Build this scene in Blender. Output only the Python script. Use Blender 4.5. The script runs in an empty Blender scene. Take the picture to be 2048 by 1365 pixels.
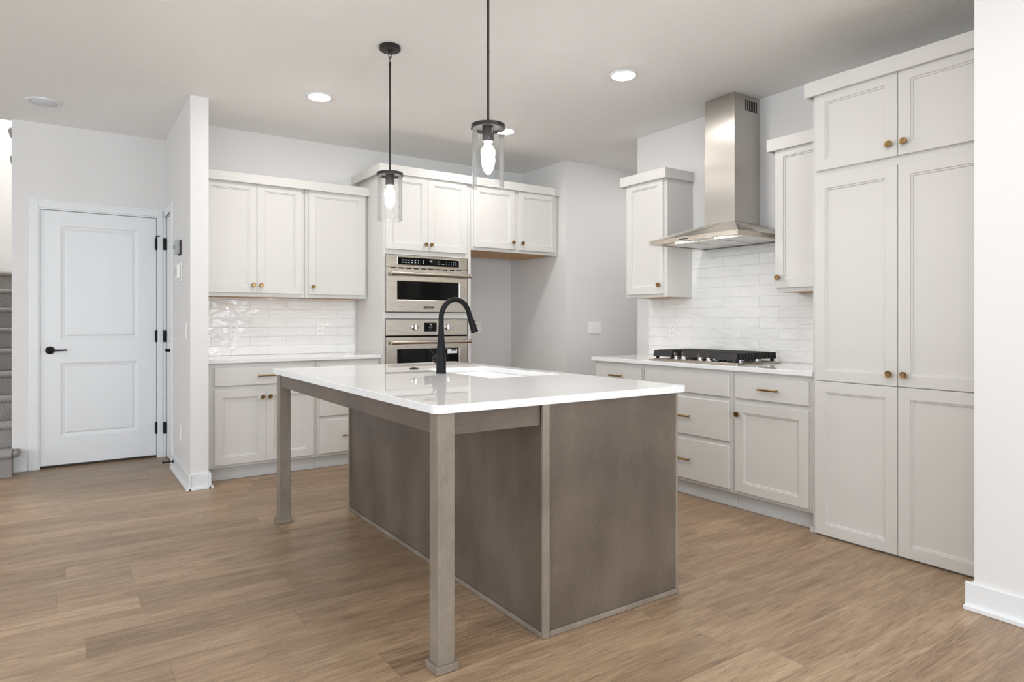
import bpy, math, random
from mathutils import Vector, Matrix
random.seed(7)
S = bpy.context.scene
COL = S.collection
PI = math.pi
# ------------------------------------------------------------------ camera
cd = bpy.data.cameras.new('camera'); cam = bpy.data.objects.new('camera', cd); COL.objects.link(cam)
cam.location = (0, 0, 1.19927); cam.rotation_euler = (PI/2, 0, -0.59089)
cd.sensor_width = 36; cd.lens = 1295.51/2048*36
cd.shift_x = (1024-1002.14)/2048; cd.shift_y = -(682.5-643.06)/2048
cd.clip_start = .05
S.camera = cam
# ------------------------------------------------------------------ colour management, world
S.view_settings.view_transform = 'Standard'; S.view_settings.look = 'None'
S.view_settings.gamma = 1; S.view_settings.use_curve_mapping = False
S.view_settings.exposure = 0.86
S.cycles.use_denoising = True
S.cycles.max_bounces = 10; S.cycles.diffuse_bounces = 6; S.cycles.transparent_max_bounces = 16
S.cycles.sample_clamp_indirect = 6
S.cycles.caustics_reflective = False; S.cycles.caustics_refractive = False
W = bpy.data.worlds.new('sky'); S.world = W; W.use_nodes = True
W.node_tree.nodes['Background'].inputs[0].default_value = (.80, .90, 1.0, 1)
W.node_tree.nodes['Background'].inputs[1].default_value = 1.0
# ------------------------------------------------------------------ daylight entering by the windows behind the camera
def area(name, loc, rot, sx, sy, power, col):
    l = bpy.data.lights.new(name, 'AREA'); l.shape = 'RECTANGLE'; l.size = sx; l.size_y = sy
    l.energy = power; l.color = col
    o = bpy.data.objects.new(name, l); COL.objects.link(o); o.location = loc; o.rotation_euler = rot
    return o
DAY = (.85, .93, 1.0)
LEFT_W, REAR_W = 22, 33
for wy in (-1.6, 1.2, 4.0):
    area('window_daylight', (-4.42, wy, 1.45), (0, -PI/2, 0), 2.1, 2.0, LEFT_W, DAY)
for wx in (-2.9, -.4, 1.9):
    area('window_daylight', (wx, -3.52, 1.45), (PI/2, 0, 0), 1.9, 2.1, REAR_W, DAY)
LAMP_E, BULB_E = 98, 130
LAMPC = (1.0, .97, .935)
# ------------------------------------------------------------------ materials
def nt(name):
    m = bpy.data.materials.new(name); m.use_nodes = True
    n = m.node_tree; b = n.nodes['Principled BSDF']
    return m, n, b
def lin(r, g, b):
    f = lambda c: (c/255/12.92) if c/255 <= .04045 else ((c/255+.055)/1.055)**2.4
    return (f(r), f(g), f(b), 1)
def N(n, t, **k):
    x = n.nodes.new(t)
    for a, v in k.items():
        if a.startswith('i_'):
            key = a[2:]
            x.inputs[int(key) if key.isdigit() else key.replace('_', ' ')].default_value = v
        else: setattr(x, a, v)
    return x
def plain(name, col, rough=.5, metal=0., bump=0., bscale=200., spec=.5, coat=0.):
    m, n, b = nt(name)
    b.inputs['Base Color'].default_value = col; b.inputs['Roughness'].default_value = rough
    b.inputs['Metallic'].default_value = metal; b.inputs['Specular IOR Level'].default_value = spec
    if coat: b.inputs['Coat Weight'].default_value = coat
    tc = N(n, 'ShaderNodeTexCoord'); no = N(n, 'ShaderNodeTexNoise', i_Scale=bscale, i_Detail=3.)
    n.links.new(tc.outputs['Object'], no.inputs['Vector'])
    if bump:
        bp = N(n, 'ShaderNodeBump', i_Strength=bump, i_Distance=.002)
        n.links.new(no.outputs['Fac'], bp.inputs['Height']); n.links.new(bp.outputs[0], b.inputs['Normal'])
    else:
        mr = N(n, 'ShaderNodeMapRange'); mr.inputs['To Min'].default_value = max(rough-.03, 0); mr.inputs['To Max'].default_value = rough+.03
        n.links.new(no.outputs['Fac'], mr.inputs['Value']); n.links.new(mr.outputs[0], b.inputs['Roughness'])
    return m
def emis(name, col, s):
    m, n, b = nt(name)
    b.inputs['Base Color'].default_value = (.9, .9, .9, 1)
    b.inputs['Emission Color'].default_value = (*col[:3], 1); b.inputs['Emission Strength'].default_value = s
    return m
M = {}
M['wall'] = plain('wall_paint', lin(221, 220, 219), .6, bump=.12, bscale=260)
M['trim'] = plain('trim_paint', lin(225, 227, 229), .35)
M['cab'] = plain('cabinet_paint', lin(211, 209, 205), .38)
M['toe'] = plain('toe_paint', lin(204, 204, 204), .45)
M['maple'] = plain('maple_underside', lin(196, 150, 96), .5)
M['black'] = plain('matte_black', lin(11, 12, 15), .5, spec=.22)
M['fixture'] = plain('bronze_black', lin(38, 35, 33), .45, metal=.3)
M['iron'] = plain('cast_iron', lin(38, 37, 37), .55, bump=.25, bscale=400)
M['gap'] = plain('dark_void', lin(12, 12, 12), .9)
M['brass'] = plain('aged_brass', lin(158, 128, 88), .3, metal=1.)
M['chrome'] = plain('chrome', lin(205, 205, 205), .15, metal=1.)
M['plate'] = plain('white_plastic', lin(240, 240, 238), .3)
M['slot'] = plain('slot_dark', lin(60, 58, 56), .6)
M['greyplastic'] = plain('grey_plastic', lin(168, 172, 174), .35)
M['blackglass'] = plain('black_glass', lin(8, 8, 8), .05, spec=.22)
M['sink'] = plain('sink_white', lin(244, 245, 246), .2)
M['speaker'] = plain('grille_white', lin(214, 216, 220), .6)
M['sticker'] = plain('sticker_white', lin(226, 228, 232), .5)
M['stickerblue'] = plain('sticker_navy', lin(52, 56, 84), .5)
M['screen'] = emis('display_glow', (.75, .9, 1.), .3)
M['screen'].node_tree.nodes['Principled BSDF'].inputs['Base Color'].default_value = (.12, .14, .16, 1)
M['lamp'] = emis('lamp_lens', LAMPC, LAMP_E)
M['stairfill'] = emis('stairwell_fill_glow', LAMPC, 105)
M['bulb'] = emis('bulb_glow', (1., .965, .925), BULB_E)
M['hoodlamp'] = emis('hood_lamp', (1., .95, .88), 45)

def ceiling_mat():
    m, n, b = nt('ceiling_texture'); b.inputs['Base Color'].default_value = lin(241, 240, 238); b.inputs['Roughness'].default_value = .75
    tc = N(n, 'ShaderNodeTexCoord')
    a = N(n, 'ShaderNodeTexNoise', i_Scale=42., i_Detail=5., i_Distortion=1.6)
    v = N(n, 'ShaderNodeMapRange'); v.inputs['From Min'].default_value = .48; v.inputs['From Max'].default_value = .62
    c = N(n, 'ShaderNodeTexNoise', i_Scale=140., i_Detail=2.)
    ad = N(n, 'ShaderNodeMath', operation='MULTIPLY_ADD', i_1=.35)
    bp = N(n, 'ShaderNodeBump', i_Strength=.32, i_Distance=.003)
    L = n.links.new
    L(tc.outputs['Object'], a.inputs['Vector']); L(tc.outputs['Object'], c.inputs['Vector'])
    L(a.outputs['Fac'], v.inputs['Value']); L(c.outputs['Fac'], ad.inputs[0]); L(v.outputs[0], ad.inputs[2])
    L(ad.outputs[0], bp.inputs['Height']); L(bp.outputs[0], b.inputs['Normal'])
    return m
M['ceil'] = ceiling_mat()

def floor_mat():
    m, n, b = nt('oak_planks'); L = n.links.new
    tc = N(n, 'ShaderNodeTexCoord'); sp = N(n, 'ShaderNodeSeparateXYZ'); L(tc.outputs['Object'], sp.inputs[0])
    PW_, PL_ = .182, 1.50
    # row number and running offset
    r = N(n, 'ShaderNodeMath', operation='DIVIDE', i_1=PW_); L(sp.outputs['Y'], r.inputs[0])
    rf = N(n, 'ShaderNodeMath', operation='FLOOR'); L(r.outputs[0], rf.inputs[0])
    wn = N(n, 'ShaderNodeTexWhiteNoise', noise_dimensions='1D'); L(rf.outputs[0], wn.inputs['W'])
    x = N(n, 'ShaderNodeMath', operation='DIVIDE', i_1=PL_); L(sp.outputs['X'], x.inputs[0])
    xo = N(n, 'ShaderNodeMath', operation='ADD'); L(x.outputs[0], xo.inputs[0]); L(wn.outputs['Value'], xo.inputs[1])
    xf = N(n, 'ShaderNodeMath', operation='FLOOR'); L(xo.outputs[0], xf.inputs[0])
    cb = N(n, 'ShaderNodeCombineXYZ'); L(xf.outputs[0], cb.inputs['X']); L(rf.outputs[0], cb.inputs['Y'])
    pid = N(n, 'ShaderNodeTexWhiteNoise', noise_dimensions='3D'); L(cb.outputs[0], pid.inputs['Vector'])
    # joints
    def edge(src, size, wdt):
        fr = N(n, 'ShaderNodeMath', operation='FRACT'); L(src, fr.inputs[0])
        pp = N(n, 'ShaderNodeMath', operation='PINGPONG', i_1=.5); L(fr.outputs[0], pp.inputs[0])
        lt = N(n, 'ShaderNodeMath', operation='LESS_THAN', i_1=wdt/size); L(pp.outputs[0], lt.inputs[0])
        return lt.outputs[0]
    e1, e2 = edge(r.outputs[0], PW_, .0008), edge(xo.outputs[0], PL_, .0010)
    mx = N(n, 'ShaderNodeMath', operation='MAXIMUM'); L(e1, mx.inputs[0]); L(e2, mx.inputs[1])
    # grain: stretched noise, shifted for each plank
    sc = N(n, 'ShaderNodeVectorMath', operation='SCALE'); sc.inputs['Scale'].default_value = 37.; L(pid.outputs['Color'], sc.inputs[0])
    av = N(n, 'ShaderNodeVectorMath', operation='ADD'); L(tc.outputs['Object'], av.inputs[0]); L(sc.outputs[0], av.inputs[1])
    def stretched(sx, sy, det, dist, rough=.6):
        mp = N(n, 'ShaderNodeMapping'); mp.inputs['Scale'].default_value = (sx, sy, 1); L(av.outputs[0], mp.inputs['Vector'])
        t = N(n, 'ShaderNodeTexNoise', i_Scale=1., i_Detail=det, i_Distortion=dist); t.inputs['Roughness'].default_value = rough
        L(mp.outputs[0], t.inputs['Vector']); return t.outputs['Fac']
    g1 = stretched(1.5, 17, 7., 2.4, .68); g2 = stretched(9, 240, 4., .5); g3 = stretched(.9, 6, 4., 1.2)
    cr = N(n, 'ShaderNodeValToRGB'); e = cr.color_ramp.elements
    e[0].position = .30; e[0].color = lin(112, 90, 71); e[1].position = .72; e[1].color = lin(180, 157, 130)
    q = cr.color_ramp.elements.new(.5); q.color = lin(150, 126, 101)
    mixg = N(n, 'ShaderNodeMath', operation='MULTIPLY_ADD', i_1=.55); L(g1, mixg.inputs[0])
    m3 = N(n, 'ShaderNodeMath', operation='MULTIPLY', i_1=.45); L(g3, m3.inputs[0]); L(m3.outputs[0], mixg.inputs[2])
    L(mixg.outputs[0], cr.inputs[0])
    # fine pores
    pr = N(n, 'ShaderNodeMapRange'); pr.inputs['From Min'].default_value = .33; pr.inputs['From Max'].default_value = .5
    pr.inputs['To Min'].default_value = .60; pr.inputs['To Max'].default_value = 1.10; L(g2, pr.inputs['Value'])
    # plank tone
    tr = N(n, 'ShaderNodeMapRange'); tr.inputs['To Min'].default_value = .86; tr.inputs['To Max'].default_value = 1.12; L(pid.outputs['Value'], tr.inputs['Value'])
    mu = N(n, 'ShaderNodeMath', operation='MULTIPLY'); L(pr.outputs[0], mu.inputs[0]); L(tr.outputs[0], mu.inputs[1])
    jm = N(n, 'ShaderNodeMapRange'); jm.inputs['To Min'].default_value = 1.; jm.inputs['To Max'].default_value = .62; L(mx.outputs[0], jm.inputs['Value'])
    mu2 = N(n, 'ShaderNodeMath', operation='MULTIPLY'); L(mu.outputs[0], mu2.inputs[0]); L(jm.outputs[0], mu2.inputs[1])
    vs = N(n, 'ShaderNodeVectorMath', operation='SCALE'); L(cr.outputs['Color'], vs.inputs[0]); L(mu2.outputs[0], vs.inputs['Scale'])
    L(vs.outputs[0], b.inputs['Base Color'])
    b.inputs['Roughness'].default_value = .38
    bp = N(n, 'ShaderNodeBump', i_Strength=.25, i_Distance=.001); L(mu2.outputs[0], bp.inputs['Height']); L(bp.outputs[0], b.inputs['Normal'])
    return m
M['floor'] = floor_mat()

def stain_mat(name, c0, c1, axis_z=True):
    m, n, b = nt(name); L = n.links.new
    tc = N(n, 'ShaderNodeTexCoord')
    def st(s, det):
        mp = N(n, 'ShaderNodeMapping'); mp.inputs['Scale'].default_value = s if axis_z else (s[2], s[2], s[0]) ; L(tc.outputs['Object'], mp.inputs['Vector'])
        t = N(n, 'ShaderNodeTexNoise', i_Scale=1., i_Detail=det); L(mp.outputs[0], t.inputs['Vector']); return t.outputs['Fac']
    a = st((4.5, 4.5, 2.6), 5.); c = st((170, 170, 22), 4.); d = st((600, 600, 260), 2.)
    cr = N(n, 'ShaderNodeValToRGB'); e = cr.color_ramp.elements
    e[0].position = .32; e[0].color = c0; e[1].position = .68; e[1].color = c1; L(a, cr.inputs[0])
    pr = N(n, 'ShaderNodeMapRange'); pr.inputs['From Min'].default_value = .3; pr.inputs['From Max'].default_value = .65; pr.inputs['To Min'].default_value = .90; pr.inputs['To Max'].default_value = 1.06; L(c, pr.inputs['Value'])
    p2 = N(n, 'ShaderNodeMapRange'); p2.inputs['From Min'].default_value = .3; p2.inputs['From Max'].default_value = .7; p2.inputs['To Min'].default_value = .88; p2.inputs['To Max'].default_value = 1.1; L(d, p2.inputs['Value'])
    mu = N(n, 'ShaderNodeMath', operation='MULTIPLY'); L(pr.outputs[0], mu.inputs[0]); L(p2.outputs[0], mu.inputs[1])
    vs = N(n, 'ShaderNodeVectorMath', operation='SCALE'); L(cr.outputs['Color'], vs.inputs[0]); L(mu.outputs[0], vs.inputs['Scale'])
    L(vs.outputs[0], b.inputs['Base Color']); b.inputs['Roughness'].default_value = .42
    return m
M['stain'] = stain_mat('grey_brown_stain', lin(88, 77, 68), lin(110, 98, 87))
M['stainl'] = stain_mat('light_grey_stain', lin(118, 107, 96), lin(146, 136, 124))
M['stainh'] = stain_mat('grey_brown_stain_rail', lin(88, 77, 68), lin(110, 98, 87), False)

def tile_mat():
    m, n, b = nt('glazed_subway_tile'); L = n.links.new
    tc = N(n, 'ShaderNodeTexCoord'); sp = N(n, 'ShaderNodeSeparateXYZ'); L(tc.outputs['Object'], sp.inputs[0])
    TW, TH = .305, .0778
    v = N(n, 'ShaderNodeMath', operation='DIVIDE', i_1=TH); L(sp.outputs['Z'], v.inputs[0])
    vf = N(n, 'ShaderNodeMath', operation='FLOOR'); L(v.outputs[0], vf.inputs[0])
    hf = N(n, 'ShaderNodeMath', operation='MULTIPLY', i_1=.5); L(vf.outputs[0], hf.inputs[0])
    u = N(n, 'ShaderNodeMath', operation='DIVIDE', i_1=TW); L(sp.outputs['X'], u.inputs[0])
    uo = N(n, 'ShaderNodeMath', operation='ADD'); L(u.outputs[0], uo.inputs[0]); L(hf.outputs[0], uo.inputs[1])
    uf = N(n, 'ShaderNodeMath', operation='FLOOR'); L(uo.outputs[0], uf.inputs[0])
    def dist(src, size):
        fr = N(n, 'ShaderNodeMath', operation='FRACT'); L(src, fr.inputs[0])
        pp = N(n, 'ShaderNodeMath', operation='PINGPONG', i_1=.5); L(fr.outputs[0], pp.inputs[0])
        d = N(n, 'ShaderNodeMath', operation='MULTIPLY', i_1=size); L(pp.outputs[0], d.inputs[0]); return d.outputs[0]
    mn = N(n, 'ShaderNodeMath', operation='MINIMUM'); L(dist(v.outputs[0], TH), mn.inputs[0]); L(dist(uo.outputs[0], TW), mn.inputs[1])
    gr = N(n, 'ShaderNodeMapRange'); gr.inputs['From Min'].default_value = .0008; gr.inputs['From Max'].default_value = .0030; L(mn.outputs[0], gr.inputs['Value'])
    cb = N(n, 'ShaderNodeCombineXYZ'); L(uf.outputs[0], cb.inputs['X']); L(vf.outputs[0], cb.inputs['Y'])
    wn = N(n, 'ShaderNodeTexWhiteNoise'); L(cb.outputs[0], wn.inputs['Vector'])
    sc = N(n, 'ShaderNodeVectorMath', operation='SCALE'); sc.inputs['Scale'].default_value = 19.; L(wn.outputs['Color'], sc.inputs[0])
    ad = N(n, 'ShaderNodeVectorMath', operation='ADD'); L(tc.outputs['Object'], ad.inputs[0]); L(sc.outputs[0], ad.inputs[1])
    mp = N(n, 'ShaderNodeMapping'); mp.inputs['Rotation'].default_value = (0, .55, 0); mp.inputs['Scale'].default_value = (6, 1, 15); L(ad.outputs[0], mp.inputs['Vector'])
    no = N(n, 'ShaderNodeTexNoise', i_Scale=1., i_Detail=1.5, i_Distortion=.5); L(mp.outputs[0], no.inputs['Vector'])
    col = N(n, 'ShaderNodeMix', data_type='RGBA'); L(gr.outputs[0], col.inputs['Factor'])
    col.inputs[6].default_value = lin(219, 219, 217); col.inputs[7].default_value = lin(238, 238, 237); L(col.outputs[2], b.inputs['Base Color'])
    rr = N(n, 'ShaderNodeMapRange'); rr.inputs['To Min'].default_value = .6; rr.inputs['To Max'].default_value = .07; L(gr.outputs[0], rr.inputs['Value']); L(rr.outputs[0], b.inputs['Roughness'])
    b1 = N(n, 'ShaderNodeBump', i_Strength=1., i_Distance=.018); L(no.outputs['Fac'], b1.inputs['Height'])
    b2 = N(n, 'ShaderNodeBump', i_Strength=.5, i_Distance=.002); L(gr.outputs[0], b2.inputs['Height']); L(b1.outputs[0], b2.inputs['Normal']); L(b2.outputs[0], b.inputs['Normal'])
    return m
M['tile'] = tile_mat()

def quartz():
    m, n, b = nt('white_quartz'); L = n.links.new
    tc = N(n, 'ShaderNodeTexCoord'); t = N(n, 'ShaderNodeTexNoise', i_Scale=320., i_Detail=2.); L(tc.outputs['Object'], t.inputs['Vector'])
    cr = N(n, 'ShaderNodeValToRGB'); e = cr.color_ramp.elements
    e[0].position = .3; e[0].color = lin(231, 232, 233); e[1].position = .6; e[1].color = lin(236, 237, 238); L(t.outputs['Fac'], cr.inputs[0])
    L(cr.outputs['Color'], b.inputs['Base Color']); b.inputs['Roughness'].default_value = .018; b.inputs['IOR'].default_value = 1.58
    return m
M['quartz'] = quartz()

def steel(name, col, rough, sx, sz):
    m, n, b = nt(name); L = n.links.new
    b.inputs['Metallic'].default_value = 1.; b.inputs['Base Color'].default_value = col
    b.inputs['Anisotropic'].default_value = .88
    tg = N(n, 'ShaderNodeTangent', direction_type='RADIAL', axis='Z'); L(tg.outputs[0], b.inputs['Tangent'])
    tc = N(n, 'ShaderNodeTexCoord'); mp = N(n, 'ShaderNodeMapping'); mp.inputs['Scale'].default_value = (sx, sx, sz); L(tc.outputs['Object'], mp.inputs['Vector'])
    t = N(n, 'ShaderNodeTexNoise', i_Scale=1., i_Detail=2.); L(mp.outputs[0], t.inputs['Vector'])
    r = N(n, 'ShaderNodeMapRange'); r.inputs['To Min'].default_value = rough-.03; r.inputs['To Max'].default_value = rough+.04; L(t.outputs['Fac'], r.inputs['Value']); L(r.outputs[0], b.inputs['Roughness'])
    bp = N(n, 'ShaderNodeBump', i_Strength=.025, i_Distance=.0004); L(t.outputs['Fac'], bp.inputs['Height']); L(bp.outputs[0], b.inputs['Normal'])
    return m
M['steel'] = steel('brushed_steel', lin(188, 179, 167), .27, 8, 1500)
M['steelv'] = steel('brushed_steel_upright', lin(196, 191, 184), .33, 1500, 8)
M['filter'] = steel('hood_filter_steel', lin(225, 222, 218), .45, 300, 300)

def carpet():
    m, n, b = nt('speckled_carpet'); L = n.links.new
    tc = N(n, 'ShaderNodeTexCoord'); t = N(n, 'ShaderNodeTexNoise', i_Scale=400., i_Detail=3.); L(tc.outputs['Object'], t.inputs['Vector'])
    cr = N(n, 'ShaderNodeValToRGB'); e = cr.color_ramp.elements
    e[0].position = .38; e[0].color = lin(112, 108, 106); e[1].position = .62; e[1].color = lin(188, 183, 179); L(t.outputs['Fac'], cr.inputs[0])
    L(cr.outputs['Color'], b.inputs['Base Color']); b.inputs['Roughness'].default_value = .95
    bp = N(n, 'ShaderNodeBump', i_Strength=.8, i_Distance=.006); L(t.outputs['Fac'], bp.inputs['Height']); L(bp.outputs[0], b.inputs['Normal'])
    return m
M['carpet'] = carpet()

def shade_glass():
    m, n, b = nt('seeded_clear_glass'); L = n.links.new; n.nodes.remove(b)
    out = n.nodes['Material Output']
    tr = N(n, 'ShaderNodeBsdfTransparent'); tr.inputs[0].default_value = (.975, .98, .98, 1)
    gl = N(n, 'ShaderNodeBsdfGlossy'); gl.inputs['Roughness'].default_value = .02
    fr = N(n, 'ShaderNodeLayerWeight'); fr.inputs['Blend'].default_value = .28
    tc = N(n, 'ShaderNodeTexCoord'); mp = N(n, 'ShaderNodeMapping'); mp.inputs['Scale'].default_value = (150, 150, 26); L(tc.outputs['Object'], mp.inputs['Vector'])
    vo = N(n, 'ShaderNodeTexVoronoi', i_Scale=1.); L(mp.outputs[0], vo.inputs['Vector'])
    nz = N(n, 'ShaderNodeTexNoise', i_Scale=14.); L(tc.outputs['Object'], nz.inputs['Vector'])
    bp = N(n, 'ShaderNodeBump', i_Strength=.25, i_Distance=.004); L(nz.outputs['Fac'], bp.inputs['Height'])
    L(bp.outputs[0], gl.inputs['Normal']); L(bp.outputs[0], fr.inputs['Normal'])
    seed = N(n, 'ShaderNodeMapRange'); seed.inputs['From Min'].default_value = .16; seed.inputs['From Max'].default_value = .1; seed.inputs['To Min'].default_value = 0; seed.inputs['To Max'].default_value = .28; L(vo.outputs['Distance'], seed.inputs['Value'])
    ms = N(n, 'ShaderNodeMath', operation='MULTIPLY', i_1=.55); L(fr.outputs['Fresnel'], ms.inputs[0])
    mx = N(n, 'ShaderNodeMath', operation='MAXIMUM'); L(ms.outputs[0], mx.inputs[0]); L(seed.outputs[0], mx.inputs[1])
    mix = N(n, 'ShaderNodeMixShader'); L(mx.outputs[0], mix.inputs[0]); L(tr.outputs[0], mix.inputs[1]); L(gl.outputs[0], mix.inputs[2]); L(mix.outputs[0], out.inputs['Surface'])
    return m
M['shadeglass'] = shade_glass()
def pane_glass():
    m, n, b = nt('window_pane_glass'); L = n.links.new; n.nodes.remove(b)
    tr = N(n, 'ShaderNodeBsdfTransparent'); gl = N(n, 'ShaderNodeBsdfGlossy'); gl.inputs['Roughness'].default_value = .01
    mix = N(n, 'ShaderNodeMixShader'); mix.inputs[0].default_value = .05
    L(tr.outputs[0], mix.inputs[1]); L(gl.outputs[0], mix.inputs[2]); L(mix.outputs[0], n.nodes['Material Output'].inputs['Surface']); return m
M['pane'] = pane_glass()

# ------------------------------------------------------------------ mesh building
class MB:
    def __init__(s): s.v = []; s.f = []; s.m = []
    def add(s, vs, fs, mi=0):
        o = len(s.v); s.v += [tuple(v) for v in vs]; s.f += [tuple(o+i for i in f) for f in fs]; s.m += [mi]*len(fs); return s
    def box(s, x0, x1, y0, y1, z0, z1, mi=0):
        x0, x1 = sorted((x0, x1)); y0, y1 = sorted((y0, y1)); z0, z1 = sorted((z0, z1))
        return s.add([(x0,y0,z0),(x1,y0,z0),(x1,y1,z0),(x0,y1,z0),(x0,y0,z1),(x1,y0,z1),(x1,y1,z1),(x0,y1,z1)],
                     [(0,3,2,1),(4,5,6,7),(0,1,5,4),(1,2,6,5),(2,3,7,6),(3,0,4,7)], mi)
    def prism(s, pts, axis, a, b, mi=0):     # pts: polygon in the two other axes
        n = len(pts)
        def P(p, t): return {'x': (t, p[0], p[1]), 'y': (p[0], t, p[1]), 'z': (p[0], p[1], t)}[axis]
        vs = [P(p, a) for p in pts]+[P(p, b) for p in pts]
        fs = [tuple(range(n)), tuple(range(2*n-1, n-1, -1))]+[(i, n+i, n+(i+1) % n, (i+1) % n) for i in range(n)]
        ar = sum(pts[i][0]*pts[(i+1) % n][1]-pts[(i+1) % n][0]*pts[i][1] for i in range(n))
        if ar*(1 if a < b else -1)*(-1 if axis == 'y' else 1) > 0: fs = [f[::-1] for f in fs]
        return s.add(vs, fs, mi)
    def lathe(s, prof, c=(0,0,0), d=(0,0,1), seg=28, mi=0):   # prof: (radius, distance along d)
        d = Vector(d).normalized(); a = d.orthogonal().normalized(); b = d.cross(a); c = Vector(c)
        vs = []; fs = []
        for r, t in prof:
            for k in range(seg):
                w = 2*PI*k/seg; vs.append(c+d*t+(a*math.cos(w)+b*math.sin(w))*max(r, 1e-5))
        for i in range(len(prof)-1):
            for k in range(seg):
                k2 = (k+1) % seg; fs.append((i*seg+k, i*seg+k2, (i+1)*seg+k2, (i+1)*seg+k))
        fs.append(tuple(range(seg-1, -1, -1))); fs.append(tuple((len(prof)-1)*seg+k for k in range(seg)))
        return s.add(vs, fs, mi)
    def tube(s, path, r, seg=20, mi=0):
        path = [Vector(p) for p in path]; R = r if isinstance(r, (list, tuple)) else [r]*len(path)
        vs = []; fs = []; prev = None
        for i, p in enumerate(path):
            t = (path[min(i+1, len(path)-1)]-path[max(i-1, 0)]).normalized()
            a = t.orthogonal().normalized() if prev is None else (prev-t*prev.dot(t)).normalized()
            prev = a; b = t.cross(a)
            for k in range(seg):
                w = 2*PI*k/seg; vs.append(p+(a*math.cos(w)+b*math.sin(w))*R[i])
        for i in range(len(path)-1):
            for k in range(seg):
                k2 = (k+1) % seg; fs.append((i*seg+k, i*seg+k2, (i+1)*seg+k2, (i+1)*seg+k))
        fs.append(tuple(range(seg-1, -1, -1))); fs.append(tuple((len(path)-1)*seg+k for k in range(seg)))
        return s.add(vs, fs, mi)
    def panel(s, x0, z0, w, h, t, panels, rings, yb=0., mi=0, c=.002):
        """board with sunk panels; front faces -y at yb-t; panels = (px0,pz0,px1,pz1) measured from its corner"""
        yf = yb-t
        P = lambda x, z, y: (x0+x, y, z0+z)
        s.add([P(0,0,yb),P(w,0,yb),P(w,h,yb),P(0,h,yb),P(0,0,yf+c),P(w,0,yf+c),P(w,h,yf+c),P(0,h,yf+c),P(c,c,yf),P(w-c,c,yf),P(w-c,h-c,yf),P(c,h-c,yf)],
              [(3,2,1,0),(0,1,5,4),(1,2,6,5),(2,3,7,6),(3,0,4,7),(4,5,9,8),(5,6,10,9),(6,7,11,10),(7,4,8,11)], mi)
        if not panels:
            return s.add([P(c,c,yf),P(w-c,c,yf),P(w-c,h-c,yf),P(c,h-c,yf)], [(0,1,2,3)], mi)
        a, b = panels[0][0], panels[0][2]
        zs = [c]
        for q in panels: zs += [q[1], q[3]]
        zs.append(h-c); xs = [c, a, b, w-c]
        for j in range(len(zs)-1):
            for i in range(3):
                if i == 1 and j % 2 == 1: continue
                s.add([P(xs[i],zs[j],yf),P(xs[i+1],zs[j],yf),P(xs[i+1],zs[j+1],yf),P(xs[i],zs[j+1],yf)], [(0,1,2,3)], mi)
        for q in panels:
            pr = (0, 0)
            for ins, dep in rings:
                o = [(q[0]+pr[0],q[1]+pr[0]),(q[2]-pr[0],q[1]+pr[0]),(q[2]-pr[0],q[3]-pr[0]),(q[0]+pr[0],q[3]-pr[0])]
                n_ = [(q[0]+ins,q[1]+ins),(q[2]-ins,q[1]+ins),(q[2]-ins,q[3]-ins),(q[0]+ins,q[3]-ins)]
                s.add([P(*p, yf+pr[1]) for p in o]+[P(*p, yf+dep) for p in n_], [(0,1,5,4),(1,2,6,5),(2,3,7,6),(3,0,4,7)], mi)
                pr = (ins, dep)
            s.add([P(*p, yf+pr[1]) for p in n_], [(0,1,2,3)], mi)
        return s
    def build(s, name, mats, parent=None, bevel=0., smooth=False, seg=2, loc=None, rotz=0):
        me = bpy.data.meshes.new(name); me.from_pydata(s.v, [], s.f)
        for k in (mats if isinstance(mats, (list, tuple)) else [mats]): me.materials.append(M[k])
        me.polygons.foreach_set('material_index', s.m)
        if smooth:
            me.polygons.foreach_set('use_smooth', [True]*len(me.polygons)); me.set_sharp_from_angle(angle=math.radians(38))
        me.update()
        o = bpy.data.objects.new(name, me); COL.objects.link(o)
        if parent: o.parent = parent
        if loc: o.location = loc
        if rotz: o.rotation_euler.z = rotz
        if bevel:
            b = o.modifiers.new('bevel', 'BEVEL'); b.width = bevel; b.segments = seg; b.limit_method = 'ANGLE'; b.angle_limit = math.radians(40)
        return o
def thing(name, label, cat, loc=(0,0,0), rotz=0, group=None):
    o = bpy.data.objects.new(name, None); COL.objects.link(o); o.empty_display_size = .1
    o.location = loc; o.rotation_euler = (0, 0, rotz); tag(o, label, cat, group); return o
def tag(o, label, cat, group=None):
    o['label'] = label; o['category'] = cat
    if group: o['group'] = group
    return o
def struct(o): o['kind'] = 'structure'; return o
def copy_tree(o, parent=None):
    c = o.copy(); COL.objects.link(c); c.parent = parent
    for ch in o.children: copy_tree(ch, c)
    return c
RW = -PI/2          # facing the room from the right-hand wall: local x runs towards the camera
# ------------------------------------------------------------------ measured places
H = 2.804
xPL, xPR, yPF = .728, .848, 5.037
yDW = 6.426
yBW = 5.737; yNI = 5.955
xA, yA = 4.128, 5.001
xR, yE = 4.157, 4.05
xRW, yRW = 3.13, 1.139
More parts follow.
